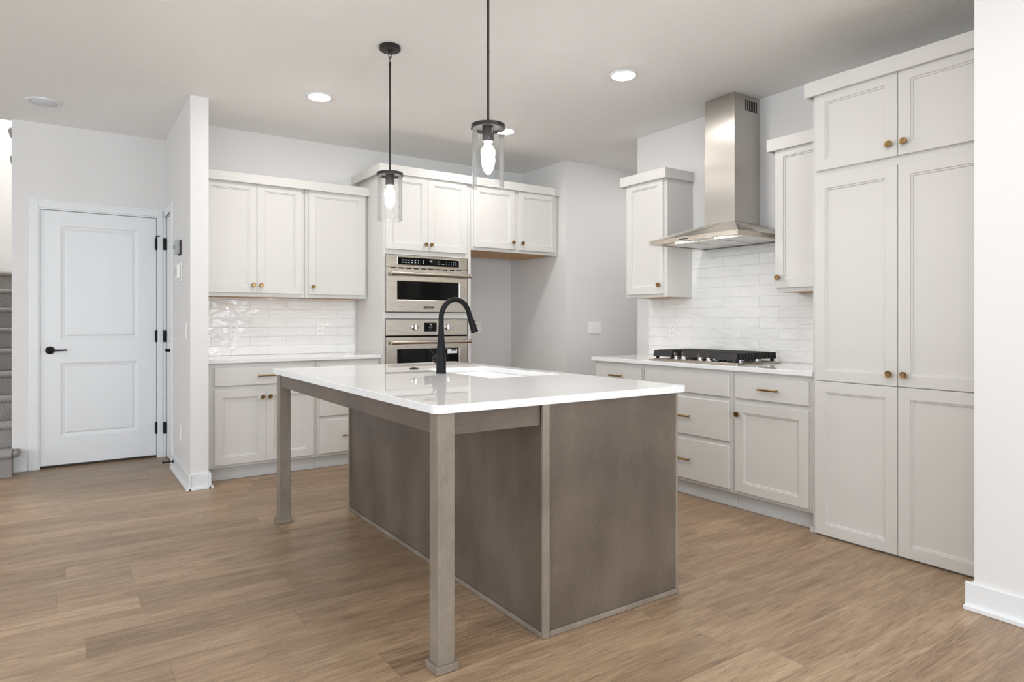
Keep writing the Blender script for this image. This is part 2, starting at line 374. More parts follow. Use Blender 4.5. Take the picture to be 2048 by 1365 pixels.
# ------------------------------------------------------------------ setting
struct(MB().box(-4.6, 5.8, -3.7, 9.8, -.1, 0).build('floor', 'floor'))
struct(MB().box(-4.6, 5.8, -3.7, 6.48, H, H+.28).build('ceiling', 'ceil'))
b = MB(); b.box(xPR, 3.102, yBW, 6.05, 0, H); b.box(3.102, xA, yBW, 6.05, 1.885, H); b.box(3.102, xA, yNI, 6.05, 0, 1.885)
struct(b.build('wall_back', 'wall'))
b = MB(); b.box(xA, 5.7, yA, 6.05, 0, H); struct(b.build('wall_alcove', 'wall'))
struct(MB().box(5.7, 5.8, -.2, 6.05, 0, H).build('wall_hall', 'wall'))
struct(MB().box(xR, xR+.125, yRW, yE, 0, H).build('wall_right', 'wall'))
struct(MB().box(xRW, xR+.125, -3.7, yRW, 0, H).build('wall_stub', 'wall'))
# partition with the side-door recess
b = MB(); b.box(xPL, xPR, yPF, 5.975, 0, H); b.box(xPL+.055, xPR, 5.975, 6.41, 0, 2.115); b.box(xPL, xPR, 5.975, 6.41, 2.115, H); b.box(xPL, xPR, 6.41, 6.6, 0, H)
struct(b.build('wall_partition', 'wall'))
# wall with the main door
b = MB(); b.box(-.36, -.19, yDW, 6.60, 0, H); b.box(.672, xPL, yDW, 6.60, 0, H); b.box(-.19, .672, yDW, 6.60, 2.119, H); b.box(-.19, .672, 6.54, 6.60, 0, 2.119)
struct(b.build('wall_door', 'wall'))
struct(MB().box(-4.6, -1.42, yDW, 6.60, 0, H).build('wall_left_far', 'wall'))
# stairwell shell
struct(MB().prism([(6.602, 0), (8.75, 0), (8.75, 1.42), (8.2, 1.42), (6.602, 2.60)], 'x', -.36, -.301).build('wall_stair_side', 'wall'))
struct(MB().box(-1.52, -1.42, 6.602, 9.8, 0, 5.3).build('wall_stair_left', 'wall'))
struct(MB().box(-1.42, .9, 9.7, 9.8, 0, 5.3).build('wall_stair_back', 'wall'))
struct(MB().box(.80, .9, 6.602, 9.7, 0, 5.3).build('wall_stair_right', 'wall'))
struct(MB().box(-1.52, .9, 6.30, 9.8, 5.3, 5.4).build('ceiling_stairwell', 'wall'))
struct(MB().box(-1.52, .9, 6.36, 6.48, H+.281, 5.3).build('wall_stair_front', 'wall'))
# window walls behind the camera
def window_wall(name, axis, plane, thick, a0, a1, wins, z0=.4, z1=2.5):
    b = MB(); cur = a0
    def bx(p0, p1, q0, q1):
        if axis == 'x': b.box(plane, plane+thick, p0, p1, q0, q1)
        else: b.box(p0, p1, plane, plane+thick, q0, q1)
    for w0, w1 in wins:
        bx(cur, w0, 0, H); bx(w0, w1, 0, z0); bx(w0, w1, z1, H); cur = w1
    bx(cur, a1, 0, H); struct(b.build(name, 'wall'))
window_wall('wall_left', 'x', -4.6, .12, -3.7, yDW, [(-2.6, -.6), (.2, 2.2), (3.0, 5.0)])
window_wall('wall_rear', 'y', -3.7, .12, -4.48, xRW, [(-3.85, -1.95), (-1.35, .55), (.95, 2.85)])
wn = 1
for axis, plane, wins in (('x', -4.6, [(-2.6, -.6), (.2, 2.2), (3.0, 5.0)]), ('y', -3.7, [(-3.85, -1.95), (-1.35, .55), (.95, 2.85)])):
    for w0, w1 in wins:
        b = MB(); g = MB()
        def bx(B, p0, p1, t0, t1, q0, q1):
            if axis == 'x': B.box(plane+t0, plane+t1, p0, p1, q0, q1)
            else: B.box(p0, p1, plane+t0, plane+t1, q0, q1)
        for p0, p1, q0, q1 in ((w0, w0+.05, .4, 2.5), (w1-.05, w1, .4, 2.5), (w0+.05, w1-.05, .4, .45), (w0+.05, w1-.05, 2.45, 2.5), ((w0+w1)/2-.02, (w0+w1)/2+.02, .45, 2.45)):
            bx(b, p0, p1, .03, .09, q0, q1)
        wo = struct(b.build('window_%d' % wn, 'trim'))
        bx(g, w0+.05, w1-.05, .055, .06, .45, 2.45); g.build('pane', 'pane', wo)
        wn += 1

# baseboards: board with a shoe along its foot
def baseboard(name, segs):
    """segs: (x0,y0,x1,y1,nx,ny) wall-face run and the way it faces"""
    b = MB()
    for x0, y0, x1, y1, nx, ny in segs:
        for t, hh in ((.014, .113), (.030, .020)):
            if nx: b.box(x0, x0+nx*t, y0, y1, 0.0005, hh)
            else: b.box(x0, x1, y0, y0+ny*t, 0.0005, hh)
    return struct(b.build(name, 'trim', bevel=.003))
baseboard('baseboard_partition', [(xPL, yPF-.030, xPL, 5.885, -1, 0), (xPL-.0, yPF, xPR, yPF, 0, -1), (xPR, yPF-.030, xPR, 5.19, 1, 0)])
baseboard('baseboard_right', [(xRW, -3.58, xRW, yRW+.03, -1, 0), (xRW, yRW, 3.45, yRW, 0, 1)])
baseboard('baseboard_door', [(-.36, yDW, -.262, yDW, 0, -1)])
baseboard('baseboard_alcove', [(xA, yA-.03, xA, yNI, -1, 0), (xA, yA, 5.69, yA, 0, -1)])

# ------------------------------------------------------------------ doors of the hallway
def casing(name, W0, z1, parent_loc, rotz, y=0., side=(.062, .062)):
    """door surround standing on the wall face at local y=0, opening from x=0 to W0"""
    b = MB()
    l, r = side
    for i, (t, ins) in enumerate(((.010, 0), (.016, .018))):
        lw, rw, tw = l-ins, r-ins, .066-ins
        b.box(-lw, 0, -t, 0, 0, z1+tw); b.box(W0, W0+rw, -t, 0, 0, z1+tw); b.box(0, W0, -t, 0, z1, z1+tw)
    # jamb inside the opening
    o = struct(b.build(name, 'trim', loc=parent_loc, rotz=rotz, bevel=.0025)); return o
tz = 2.119
casing('trim_1', .862, tz, (-.19, yDW-.0005, .0005), 0, side=(.064, .052))
b = MB(); b.box(-.19, -.179, yDW-.012, 6.535, .0005, tz); b.box(.661, .672, yDW-.012, 6.535, .0005, tz); b.box(-.179, .661, yDW-.012, 6.535, 2.108, tz)
struct(b.build('trim_2', 'trim'))
DRINGS = [(.012, .006), (.020, .007), (.030, .010), (.040, .004), (.044, .0035)]
def lever(parent, x, z, y, s=1, length=.115, flat=True):
    hb = MB().lathe([(.030, 0), (.032, .004), (.031, .009), (.014, .012), (.0115, .03), (.012, .05), (.008, .052)], (x, y, z), (0, -1, 0), 28).build('door_handle', 'black', parent, smooth=True)
    MB().tube([(x, y-.045, z), (x+s*.02, y-.048, z), (x+s*length*.6, y-.047, z-.001), (x+s*length, y-.045, z)], [.009, .0075, .0065, .006]).build('lever', 'black', hb, smooth=True)
    return hb
def hinge(parent, x, z, y, h=.098, r=.009):
    b = MB(); b.lathe([(.005, -.004), (r, 0), (r, h), (.005, h+.004)], (x, y-.010, z), (0, 0, 1), 14)
    b.box(x-.012, x+.002, y-.003, y-.0005, z, z+h)
    return b.build('hinge', 'black', parent, smooth=True)
d1 = bpy.data.objects.new('door_1', None); COL.objects.link(d1); d1.location = (-.176, yDW+.004+.035, .022); struct(d1)
dw = .833
MB().panel(0, 0, dw, 2.083, .035, [(.135, .225, dw-.142, .835), (.135, 1.025, dw-.142, 1.965)], DRINGS).build('door_panel', 'trim', d1)
lever(d1, .064, .941, -.035)
MB().box(-.004, .001, -.040, -.002, .91, .97).build('latch_plate', 'black', d1)
for hz in (.190, .997, 1.808): hinge(d1, dw+.001, hz, -.035)
MB().tube([(dw-.005, -.047, 1.915), (dw+.01, -.060, 1.928), (dw+.028, -.050, 1.925)], .0055, 10).build('hinge_stop', 'black', d1, smooth=True)
# dark space behind the door shows only through the gaps
struct(MB().box(xPL+.001, xPL+.054, 5.976, 5.9845, .0005, 2.1145).box(xPL+.001, xPL+.054, 6.4055, 6.4095, .0005, 2.1145).box(xPL+.001, xPL+.054, 5.9845, 6.4055, 2.107, 2.1145).build('trim_4', 'trim'))
d2 = bpy.data.objects.new('door_2', None); COL.objects.link(d2); d2.location = (xPL+.040, 6.404, .012); d2.rotation_euler.z = RW; struct(d2)
MB().panel(0, 0, .418, 2.093, .032, [(.085, .225, .333, .835), (.085, 1.025, .333, 1.965)], DRINGS).build('door_panel', 'trim', d2)
lever(d2, .370, .945, -.032, s=-1, length=.10)
for hz in (.200, 1.007, 1.818): hinge(d2, .010, hz, -.040, r=.012)
casing('trim_3', .435, 2.115, (xPL-.0005, 6.41, .0005), RW, side=(.0, .085))
# ------------------------------------------------------------------ stairs
def step_mesh(x0, x1, y, z, run, rise, nose=.028, sgn=1, depth=None):
    """carpeted step with rolled nose; rises in +y (sgn 1) or -y (sgn -1)"""
    depth = depth or run
    prof = [(0, 0), (0, rise-.045)]
    for k in range(9):
        w = -PI/2+PI*k/8
        prof.append((-nose+.022-.0-.022*math.cos(w)*1.0-.0, rise-.024+.022*math.sin(w)))
    prof += [(depth, rise-.002), (depth, 0)]
    prof = [(y+sgn*p, z+q) for p, q in prof]
    return MB().prism(prof, 'x', x0, x1)
st = thing('staircase', 'grey speckled carpeted staircase climbing beside the hall door', 'staircase', (-.9, 6.2, 0))
RISE, RUN = .190, .268
for k in range(9):
    x1 = -.3605 if k else -.350
    zz = k*RISE
    # each step is a solid block down to the floor, so that the flight is closed
    y = 6.235+k*RUN
    sm = step_mesh(-1.415+.9, x1+.9, y-6.2, zz+.0005, RUN+.03 if k < 8 else 1.10, RISE)
    sm.build('step', 'carpet', st, smooth=True)
MB().prism([(6.235-6.2+RUN*k+.05, RISE*k-.002) for k in range(9)]+[(6.235-6.2+RUN*8+1.0, RISE*8-.002), (6.235-6.2+RUN*8+1.0, .0), (.32, 0)], 'x', -1.41+.9, -.37+.9).build('stair_body', 'wall', st)
# rolled end of the starting step
b = MB(); b.prism([(x_+.9, y_-6.2) for x_, y_ in ((-.3495, 6.229), (-.325, 6.229), (-.309, 6.238), (-.302, 6.258), (-.302, 6.412), (-.3495, 6.412))], 'z', .146, .190)
b.build('nose_return', 'carpet', st, smooth=True, bevel=.018, seg=4)
us = thing('upper_staircase', 'upper carpeted stair flight whose step ends peek out high left of the hall door', 'staircase', (-.1, 7.5, 1.5))
for k in range(5):
    y = 7.62-k*.25; z = 2.03+k*.19
    dpt = .25 if k < 4 else .015
    o = step_mesh(-.299+.1, .78+.1, y-7.5, z-.19-1.5, dpt, .19, sgn=-1).build('step', 'carpet', us, smooth=True)
    MB().lathe([(.004, -.096), (.013, -.085), (.024, -.060), (.030, -.035), (.030, -.018), (.022, -.004), (.008, 0)], (-.366+.1, y-(.034 if k < 4 else -.035)-7.5, z-1.5), (0, 0, 1), 20).build('nose_return', 'carpet', o, smooth=True)
# ------------------------------------------------------------------ cabinets
CR = [(.0016, .006), (.0092, .0062), (.0118, .0120)]
def knob(parent, x, z, y):
    return MB().lathe([(.008, 0), (.0070, .004), (.0062, .012), (.0085, .015), (.0168, .017), (.0178, .020), (.0178, .026), (.0165, .029), (.0135, .0288), (.0120, .0275)], (x, y, z), (0, -1, 0), 28).build('knob', 'brass', parent, smooth=True)
def pull(parent, x, z, y, L=.135):
    b = MB()
    for s in (-1, 1): b.lathe([(.0055, 0), (.0045, .003), (.0045, .026)], (x+s*(L/2-.018), y, z), (0, -1, 0), 14)
    b.lathe([(.0058, 0), (.0070, .001), (.0070, L-.001), (.0058, L)], (x-L/2, y-.028, z), (1, 0, 0), 12)
    return b.build('pull_handle', 'brass', parent, smooth=True)
def door(parent, x0, x1, z0, z1, kn=None, frame=.058, mat='cab'):
    d = MB().panel(x0, z0, x1-x0, z1-z0, .0195, [(frame, frame, x1-x0-frame, z1-z0-frame)], CR, yb=-.0005).build('door', mat, parent)
    if kn: knob(d, kn[0], kn[1], -.020)
    return d
def drawer(parent, x0, x1, z0, z1, L=.135, mat='cab'):
    d = MB().panel(x0, z0, x1-x0, z1-z0, .0195, [], [], yb=-.0005, c=.004).build('drawer', mat, parent)
    if L: pull(d, (x0+x1)/2, (z0+z1)/2, -.020, L)
    return d
def wall_box(parent, w, D, z0, z1, scribe=True):
    b = MB(); b.box(0, w, 0, .019, z0, z1); b.box(0, .016, .019, D, z0, z1); b.box(w-.016, w, .019, D, z0, z1); b.box(.016, w-.016, .019, D, z0+.024, z1)
    b.build('carcass', 'cab', parent, bevel=.0012)
    MB().box(.0165, w-.0165, .0195, D-.001, z0+.002, z0+.0235).build('underside', 'maple', parent)['label'] = 'bare maple underside'
def base_box(parent, w, D, zb=.100, zt=.8835, toe=.045, tf=0, tb=0):
    b = MB(); b.box(0, w, 0, D, zb, zt); b.build('carcass', 'cab', parent, bevel=.0012)
    MB().box(0, w, toe, toe+.018, .001, zb).box(0, w, toe-.008, toe, .001, .020).build('toe_kick', 'toe', parent)
def crown(name, label, loc, rotz, x0, x1, y0, y1, z0, z1, ret_left=True, ret_right=True):
    """flat board wrapped round the top of a cabinet; local like the cabinets"""
    b = MB(); t = .018
    b.box(x0, x1, y0, y0+t, z0, z1)
    if ret_left: b.box(x0, x0+t, y0+t, y1, z0, z1)
    if ret_right: b.box(x1-t, x1, y0+t, y1, z0, z1)
    o = b.build(name, 'cab', loc=loc, rotz=rotz, bevel=.0015)
    return tag(o, label, 'moulding')
FY = 5.194     # face frame of the back base cabinets
# back base cabinets
t = thing('base_cabinet', 'painted base cabinet with one wide drawer over two doors, beside the partition wall', 'cabinet', (xPR+.002, FY, 0))
ox = xPR+.002
base_box(t, 1.679-ox, yBW-FY-.002)
drawer(t, .911-ox, 1.655-ox, .712, .853)
door(t, .911-ox, 1.2815-ox, .122, .683, (1.2555-ox, .617)); door(t, 1.2845-ox, 1.655-ox, .122, .683, (1.311-ox, .617))
t = thing('base_cabinet', 'painted base cabinet of three stacked drawers beside the oven tower', 'cabinet', (1.681, FY, 0))
base_box(t, 2.229-1.681, yBW-FY-.002)
for z0, z1 in ((.712, .853), (.426, .683), (.122, .398)): drawer(t, 1.705-1.681, 2.205-1.681, z0, z1)
# back wall cabinets
UY = 5.471
t = thing('wall_cabinet', 'painted wall cabinet with two doors above the left tiled backsplash', 'cabinet', (xPR+.002, UY, 0))
wall_box(t, 1.671-ox, yBW-UY-.002, 1.399, 2.345)
door(t, .872-ox, 1.2785-ox, 1.428, 2.318, (1.250-ox, 1.492)); door(t, 1.2815-ox, 1.645-ox, 1.428, 2.318, (1.310-ox, 1.492))
t = thing('wall_cabinet', 'painted single-door wall cabinet against the side of the oven tower', 'cabinet', (1.673, UY, 0))
wall_box(t, 2.226-1.673, yBW-UY-.002, 1.399, 2.345)
door(t, 1.700-1.673, 2.204-1.673, 1.428, 2.318, (1.735-1.673, 1.492))
crown('crown_moulding', 'flat crown board over the three doors left of the oven tower', (0, UY, 0), 0, xPR+.002, 2.229, -.055, yBW-UY-.002, 2.306, 2.379, False, False)
# oven tower
TY = 5.122
t = thing('oven_tower_cabinet', 'tall painted oven cabinet holding the built-in microwave and wall oven', 'cabinet', (2.2305, TY, 0)); ox = 2.2305
TWd = 3.098-ox; TD = yBW-TY-.002
b = MB(); b.box(0, .020, 0, TD, .001, 2.50); b.box(TWd-.030, TWd, 0, TD, .001, 2.50)
b.box(.020, TWd-.030, 0, TD, 1.776, 2.50); b.box(.020, TWd-.030, 0, TD, 1.221, 1.2755); b.box(.020, TWd-.030, 0, TD, .105, .488); b.box(.020, TWd-.030, TD-.02, TD, .488, 1.776)
b.build('carcass', 'cab', t, bevel=.0012)
MB().box(.02, TWd-.03, .05, .068, .001, .104).build('toe_kick', 'toe', t)
door(t, 2.250-ox, 2.6465-ox, 1.817, 2.462, (2.622-ox, 1.873)); door(t, 2.6495-ox, 3.045-ox, 1.817, 2.462, (2.675-ox, 1.873))
drawer(t, 2.250-ox, 3.045-ox, .14, .46)
# cabinet over the refrigerator space
t = thing('wall_cabinet', 'deep painted two-door cabinet over the empty refrigerator alcove', 'cabinet', (3.1005, TY, 0)); ox = 3.1005
wall_box(t, xA-.004-ox, yBW-TY-.002, 1.860, 2.50)
door(t, 3.122-ox, 3.586-ox, 1.889, 2.462, (3.556-ox, 1.955)); door(t, 3.634-ox, 4.092-ox, 1.889, 2.462, (3.666-ox, 1.955))
crown('crown_moulding', 'flat crown board running over the oven tower and refrigerator cabinet', (0, TY, 0), 0, 2.184, xA-.004, -.042, yBW-TY-.002, 2.457, 2.532, True, False)
# right-hand run: base cabinets (local x towards the camera)
FX = 3.544
def right(name, label, y_left, face=FX): return thing(name, label, 'cabinet', (face, y_left, 0), RW)
BD = xR-FX-.002
t = right('base_cabinet', 'painted base cabinet with a single drawer at the far end of the cooktop run', 3.915); o_ = 3.915
base_box(t, 3.915-3.386, BD); drawer(t, o_-3.893, o_-3.403, .712, .853); door(t, o_-3.893, o_-3.403, .122, .683, (o_-3.44, .617))
t = right('base_cabinet', 'painted base cabinet of plain front and two deep drawers below the cooktop', 3.384); o_ = 3.384
base_box(t, 3.384-2.613, BD); drawer(t, o_-3.366, o_-2.634, .712, .853, 0)
for z0, z1 in ((.426, .683), (.122, .398)): drawer(t, o_-3.366, o_-2.634, z0, z1)
t = right('base_cabinet', 'painted base cabinet with drawer over one door, next to the tall pantry', 2.611); o_ = 2.611
base_box(t, 2.611-2.069, BD); drawer(t, o_-2.589, o_-2.098, .712, .853); door(t, o_-2.589, o_-2.098, .122, .683, (o_-2.563, .612))
# right-hand wall cabinets
UX = 3.867
t = right('wall_cabinet', 'narrow painted wall cabinet left of the steel hood', 3.893, UX); o_ = 3.893
wall_box(t, 3.893-3.451, xR-UX-.002, 1.390, 2.36); door(t, o_-3.872, o_-3.482, 1.416, 2.325, (o_-3.512, 1.484))
crown('crown_moulding', 'crown board capping the narrow cabinet left of the hood', (UX, 3.893, 0), RW, -.033, o_-3.431, -.045, xR-UX-.002, 2.310, 2.388)
MB().box(.4422, .4462, xR-UX-.030, xR-UX-.0105, 1.391, 2.309).build('scribe_strip', 'cab', t)
t = right('wall_cabinet', 'painted wall cabinet squeezed between the steel hood and tall pantry', 2.532, UX); o_ = 2.532
wall_box(t, 2.532-2.069, xR-UX-.002, 1.390, 2.36); door(t, o_-2.520, o_-2.085, 1.416, 2.325, (o_-2.492, 1.484))
crown('crown_moulding', 'crown board on the cabinet between hood and pantry', (UX, 2.532, 0), RW, -.033, o_-2.069, -.045, xR-UX-.002, 2.310, 2.388, True, False)
# pantry
PX = 3.520
t = right('pantry_cabinet', 'floor-to-crown painted pantry cabinet with six doors at the right', 2.067, PX); o_ = 2.067
b = MB(); b.box(0, o_-1.142, 0, xR-PX-.002, .001, 2.50); b.build('carcass', 'cab', t, bevel=.0015)
MB().box(-.016, 0, -.002, .012, .001, .030).build('shoe_trim', 'toe', t)
for (a, c_, side) in ((2.046, 1.6095, 1), (1.6065, 1.170, -1)):
    xk = o_-1.6095-.034 if side == 1 else o_-1.6065+.034
    door(t, o_-a, o_-c_, .010, .864); door(t, o_-a, o_-c_, .868, 1.996, (xk, .928)); door(t, o_-a, o_-c_, 2.041, 2.475, (xk, 2.104))
crown('crown_moulding', 'crown board along the top of the tall pantry', (PX, 2.067, 0), RW, -.028, o_-1.142, -.044, xR-PX-.002, 2.464, 2.545, True, False)

# ------------------------------------------------------------------ worktops
def rounded(x0, x1, y0, y1, r, n=8, which=(1, 1, 1, 1)):
    P = []
    for (cx, cy, a), w in zip(((x0+r, y0+r, PI), (x1-r, y0+r, 1.5*PI), (x1-r, y1-r, 0), (x0+r, y1-r, .5*PI)), which):
        if not w: P.append((cx-r if a in (PI, .5*PI) else cx+r, cy-r if a >= PI else cy+r)); continue
        for k in range(n+1): P.append((cx+r*math.cos(a+k*PI/2/n), cy+r*math.sin(a+k*PI/2/n)))
    return P
def cut(o, pts, z0, z1):
    c = MB().prism(pts, 'z', z0, z1).build('cutter', 'quartz')
    m = o.modifiers.new('cut', 'BOOLEAN'); m.object = c; m.operation = 'DIFFERENCE'; m.solver = 'EXACT'
    dg = bpy.context.evaluated_depsgraph_get(); me = bpy.data.meshes.new_from_object(o.evaluated_get(dg))
    o.modifiers.remove(m); o.data = me; cm = c.data; bpy.data.objects.remove(c); bpy.data.meshes.remove(cm)
CT, CB = .914, .884
SX0, SX1, SY0, SY1 = 1.765, 2.205, 2.715, 3.475
isl = MB().prism(rounded(1.030, 2.299, 1.932, 4.025, .032), 'z', CB, CT).build('island_countertop', 'quartz')
cut(isl, rounded(SX0, SX1, SY0, SY1, .02), .8, 1.)
bv = isl.modifiers.new('bevel', 'BEVEL'); bv.width = .0035; bv.segments = 3; bv.limit_method = 'ANGLE'; bv.angle_limit = math.radians(50)
tag(isl, 'white quartz slab on the grey-brown kitchen island', 'countertop')
tag(MB().prism([(xPR+.002, 5.162), (2.229, 5.162), (2.229, yBW-.010), (xPR+.002, yBW-.010)], 'z', CB, CT).build('countertop', 'quartz', bevel=.003), 'white quartz worktop on the back cabinets left of the oven tower', 'countertop')
tag(MB().prism([(3.512, 2.069), (xR-.010, 2.069), (xR-.010, 3.931), (3.512, 3.931)], 'z', CB, CT).build('countertop', 'quartz', bevel=.003), 'white quartz worktop under the gas cooktop', 'countertop')
# tiled backsplashes
tag(MB().box(.021, 2.212-xPR-.002+.021, -.009, 0, 0, 1.398-CT-.001).build('tile_backsplash', 'tile', loc=(xPR+.002-.021, yBW-.0005, CT+.0005)), 'glossy white subway tile backsplash left of the oven tower', 'backsplash')
b = MB(); b.box(0, 3.909-3.452, -.009, 0, 0, 1.389-CT); b.box(3.909-3.449, 3.909-2.534, -.009, 0, 0, 1.752-CT); b.box(3.909-2.530, 3.909-2.069, -.009, 0, 0, 1.389-CT); b.box(3.909-3.452, 3.909-3.449, -.009, 0, 0, 1.389-CT); b.box(3.909-2.534, 3.909-2.530, -.009, 0, 0, 1.389-CT)
tag(b.build('tile_backsplash', 'tile', loc=(xR-.0005, 3.909, CT+.0005), rotz=RW), 'wavy white subway tile backsplash behind the gas cooktop', 'backsplash')

# ------------------------------------------------------------------ island
I0, I1, J0, J1 = 1.496, 2.244, 1.945, 3.966
t = thing('kitchen_island', 'grey-brown stained wooden kitchen island with two corner posts', 'kitchen island', (I0, J0, 0))
def ib(x0, x1, y0, y1, z0, z1): return MB().box(x0-I0, x1-I0, y0-J0, y1-J0, z0, z1)
ib(I0, I0+.019, J0+.002, J1, .001, CB-.0005).build('side_panel', 'stain', t)
ib(I0+.025, I1-.012, J0, J0+.018, .001, CB-.0005).build('end_panel', 'stain', t)
ib(I0+.025, I1-.012, J1-.018, J1, .001, CB-.0005).build('end_panel', 'stain', t)
ib(I0-.008, I0+.0245, J0-.010, J0+.0015, .001, CB-.0005).build('corner_strip', 'stainl', t, bevel=.0015)
ib(I1-.012, I1, J0-.002, J0+.018, .001, CB-.0005).build('corner_strip', 'stainl', t, bevel=.001)
ib(I0-.009, I0, J0+.002, J1, .001, .022).build('base_trim', 'stainl', t, bevel=.003)
ib(I0+.026, I1+.003, J0-.010, J0, .001, .022).build('base_trim', 'stainl', t, bevel=.003)
ib(I0-.007, I0-.0002, J1-.022, J1, .022, CB-.0005).build('edge_strip', 'stainl', t, bevel=.0015)
# aisle side with doors
ib(I0+.019, I1-.020, J0+.018, J1-.018, .10, .118).build('bottom_shelf', 'stain', t)
ib(I1-.020, I1-.0195+.001, J0+.02, J1-.018, .10, CB-.0005).build('face_frame', 'stain', t)
ya = J0+.03
for wd in (.46, .60, .44, .40):
    d = MB().panel(0, 0, wd-.02, .73, .0195, [(.058, .058, wd-.078, .672)], CR, yb=0).build('door', 'stain', t, loc=(I1-.018-I0, ya-J0, .13)); d.rotation_euler.z = PI/2
    knob(d, .03, .66, -.0195); ya += wd
# posts and rails
def post(x0, x1, y0, y1):
    p = ib(x0, x1, y0, y1, .001, CB-.0005).build('leg', 'stainl', t, bevel=.003)
    b = MB(); k = .011
    b.box(x0-k-I0, x1+k-I0, y0-k-J0, y0-J0, .001, .026); b.box(x0-k-I0, x1+k-I0, y1-J0, y1+k-J0, .001, .026)
    b.box(x0-k-I0, x0-I0, y0-J0, y1-J0, .001, .026); b.box(x1-I0, x1+k-I0, y0-J0, y1-J0, .001, .026)
    b.build('foot_trim', 'stainl', p, bevel=.002)
post(1.046, 1.112, 1.944, 2.006); post(1.046, 1.112, 3.912, 3.974)
ib(1.052, 1.071, 2.0065, 3.9115, .810, CB-.0005).build('apron', 'stainh', t, bevel=.001)
ib(1.1125, I0-.0085, 1.952, 1.971, .806, CB-.0005).build('apron', 'stainh', t, bevel=.001)
ib(1.1125, I0-.0005, 3.945, 3.964, .810, CB-.0005).build('apron', 'stainh', t, bevel=.001)
# sink
t = thing('kitchen_sink', 'white undermount sink set in the island slab behind the faucet', 'sink', ((SX0+SX1)/2, (SY0+SY1)/2, .68))
cx_, cy_ = (SX0+SX1)/2, (SY0+SY1)/2
def ringrect(g, z, r): return [(x, y, z) for x, y in rounded(SX0-g-cx_, SX1+g-cx_, SY0-g-cy_, SY1+g-cy_, r, 6)]
b = MB(); lv = [ringrect(.022, CB-.001-.68, .04), ringrect(.004, CB-.001-.68, .022), ringrect(0, CB-.012-.68, .02), ringrect(-.004, .72-.68, .03), ringrect(-.025, .70-.68, .03), ringrect(-.17, .695-.68, .03),
              ringrect(-.17, .685-.68, .03), ringrect(-.02, .690-.68, .03), ringrect(.008, .72-.68, .03), ringrect(.010, CB-.014-.68, .03), ringrect(.022, CB-.012-.68, .04)]
n_ = len(lv[0]); vs = [p for l in lv for p in l]; fs = []
for i in range(len(lv)):
    j = (i+1) % len(lv)
    if i == 5: continue
    for k in range(n_): fs.append((i*n_+k, i*n_+(k+1) % n_, j*n_+(k+1) % n_, j*n_+k))
fs.append(tuple(5*n_+k for k in range(n_))); fs.append(tuple(6*n_+k for k in range(n_-1, -1, -1)))
b.add(vs, fs); b.build('basin', 'sink', t, smooth=True)
MB().lathe([(.045, 0), (.045, .003), (.03, .004), (.028, .001)], (0, 0, .0155), (0, 0, 1)).build('drain', 'chrome', t, smooth=True)
# faucet
fx, fy = 1.706, 3.133
t = thing('kitchen_faucet', 'matte black gooseneck faucet with pull-down sprayer on the island', 'faucet', (fx, fy, CT))
MB().lathe([(.0285, .0005), (.0285, .004), (.0265, .010), (.0268, .045), (.0272, .075), (.0262, .105), (.022, .150), (.018, .190), (.0158, .230), (.015, .262)], seg=32).build('body', 'black', t, smooth=True)
pts = []; R_ = .0905
for k in range(19):
    a = PI-k*(PI*.93)/18
    pts.append((R_+R_*math.cos(a), 0, .300+.1*math.sin(a)*1.06))
path = [(0, 0, .2621), (0, 0, .28)]+pts
MB().tube(path, .0143, 24).build('spout', 'black', t, smooth=True)
e1 = Vector(pts[-1]); e2 = Vector((.214, 0, .228)); dd = (e2-e1).normalized(); ln = (e2-e1).length
sh = MB().lathe([(.0146, .0006), (.0152, .004), (.0158, .02), (.0195, ln-.012), (.0215, ln), (.0200, ln+.004), (.016, ln+.003)], e1, dd, 28).build('spray_head', 'black', t, smooth=True)
side = dd.cross(Vector((0, 1, 0))).normalized(); side = side if side.x > 0 else -side
q = e1+dd*(ln*.55)+side*.019
MB().lathe([(.006, -.004), (.006, .002), (.004, .003)], q-dd*.012, side, 12).lathe([(.006, -.004), (.006, .002), (.004, .003)], q+dd*.012+side*.001, side, 12).build('spray_button', 'black', sh, smooth=True)
hd = MB().lathe([(.014, .018), (.018, .035), (.0235, .055), (.021, .070), (.011, .080), (.002, .082)], (0, 0, .075), (0, 1, 0), 28).build('handle', 'black', t, smooth=True)
MB().tube([(0, .066, .088), (-.004, .078, .104), (-.010, .100, .120), (-.016, .122, .130)], [.006, .0048, .004, .0032], 14).build('lever', 'black', hd, smooth=True)
t = MB().lathe([(.0265, .0004), (.0265, .004), (.024, .006), (.012, .0065), (.011, .009), (.001, .009)], (0, 0, 0), (0, 0, 1), 32).build('air_switch_button', 'black', smooth=True, loc=(1.725, 3.506, CT))
tag(t, 'small round black button in the island slab left of the faucet', 'button')

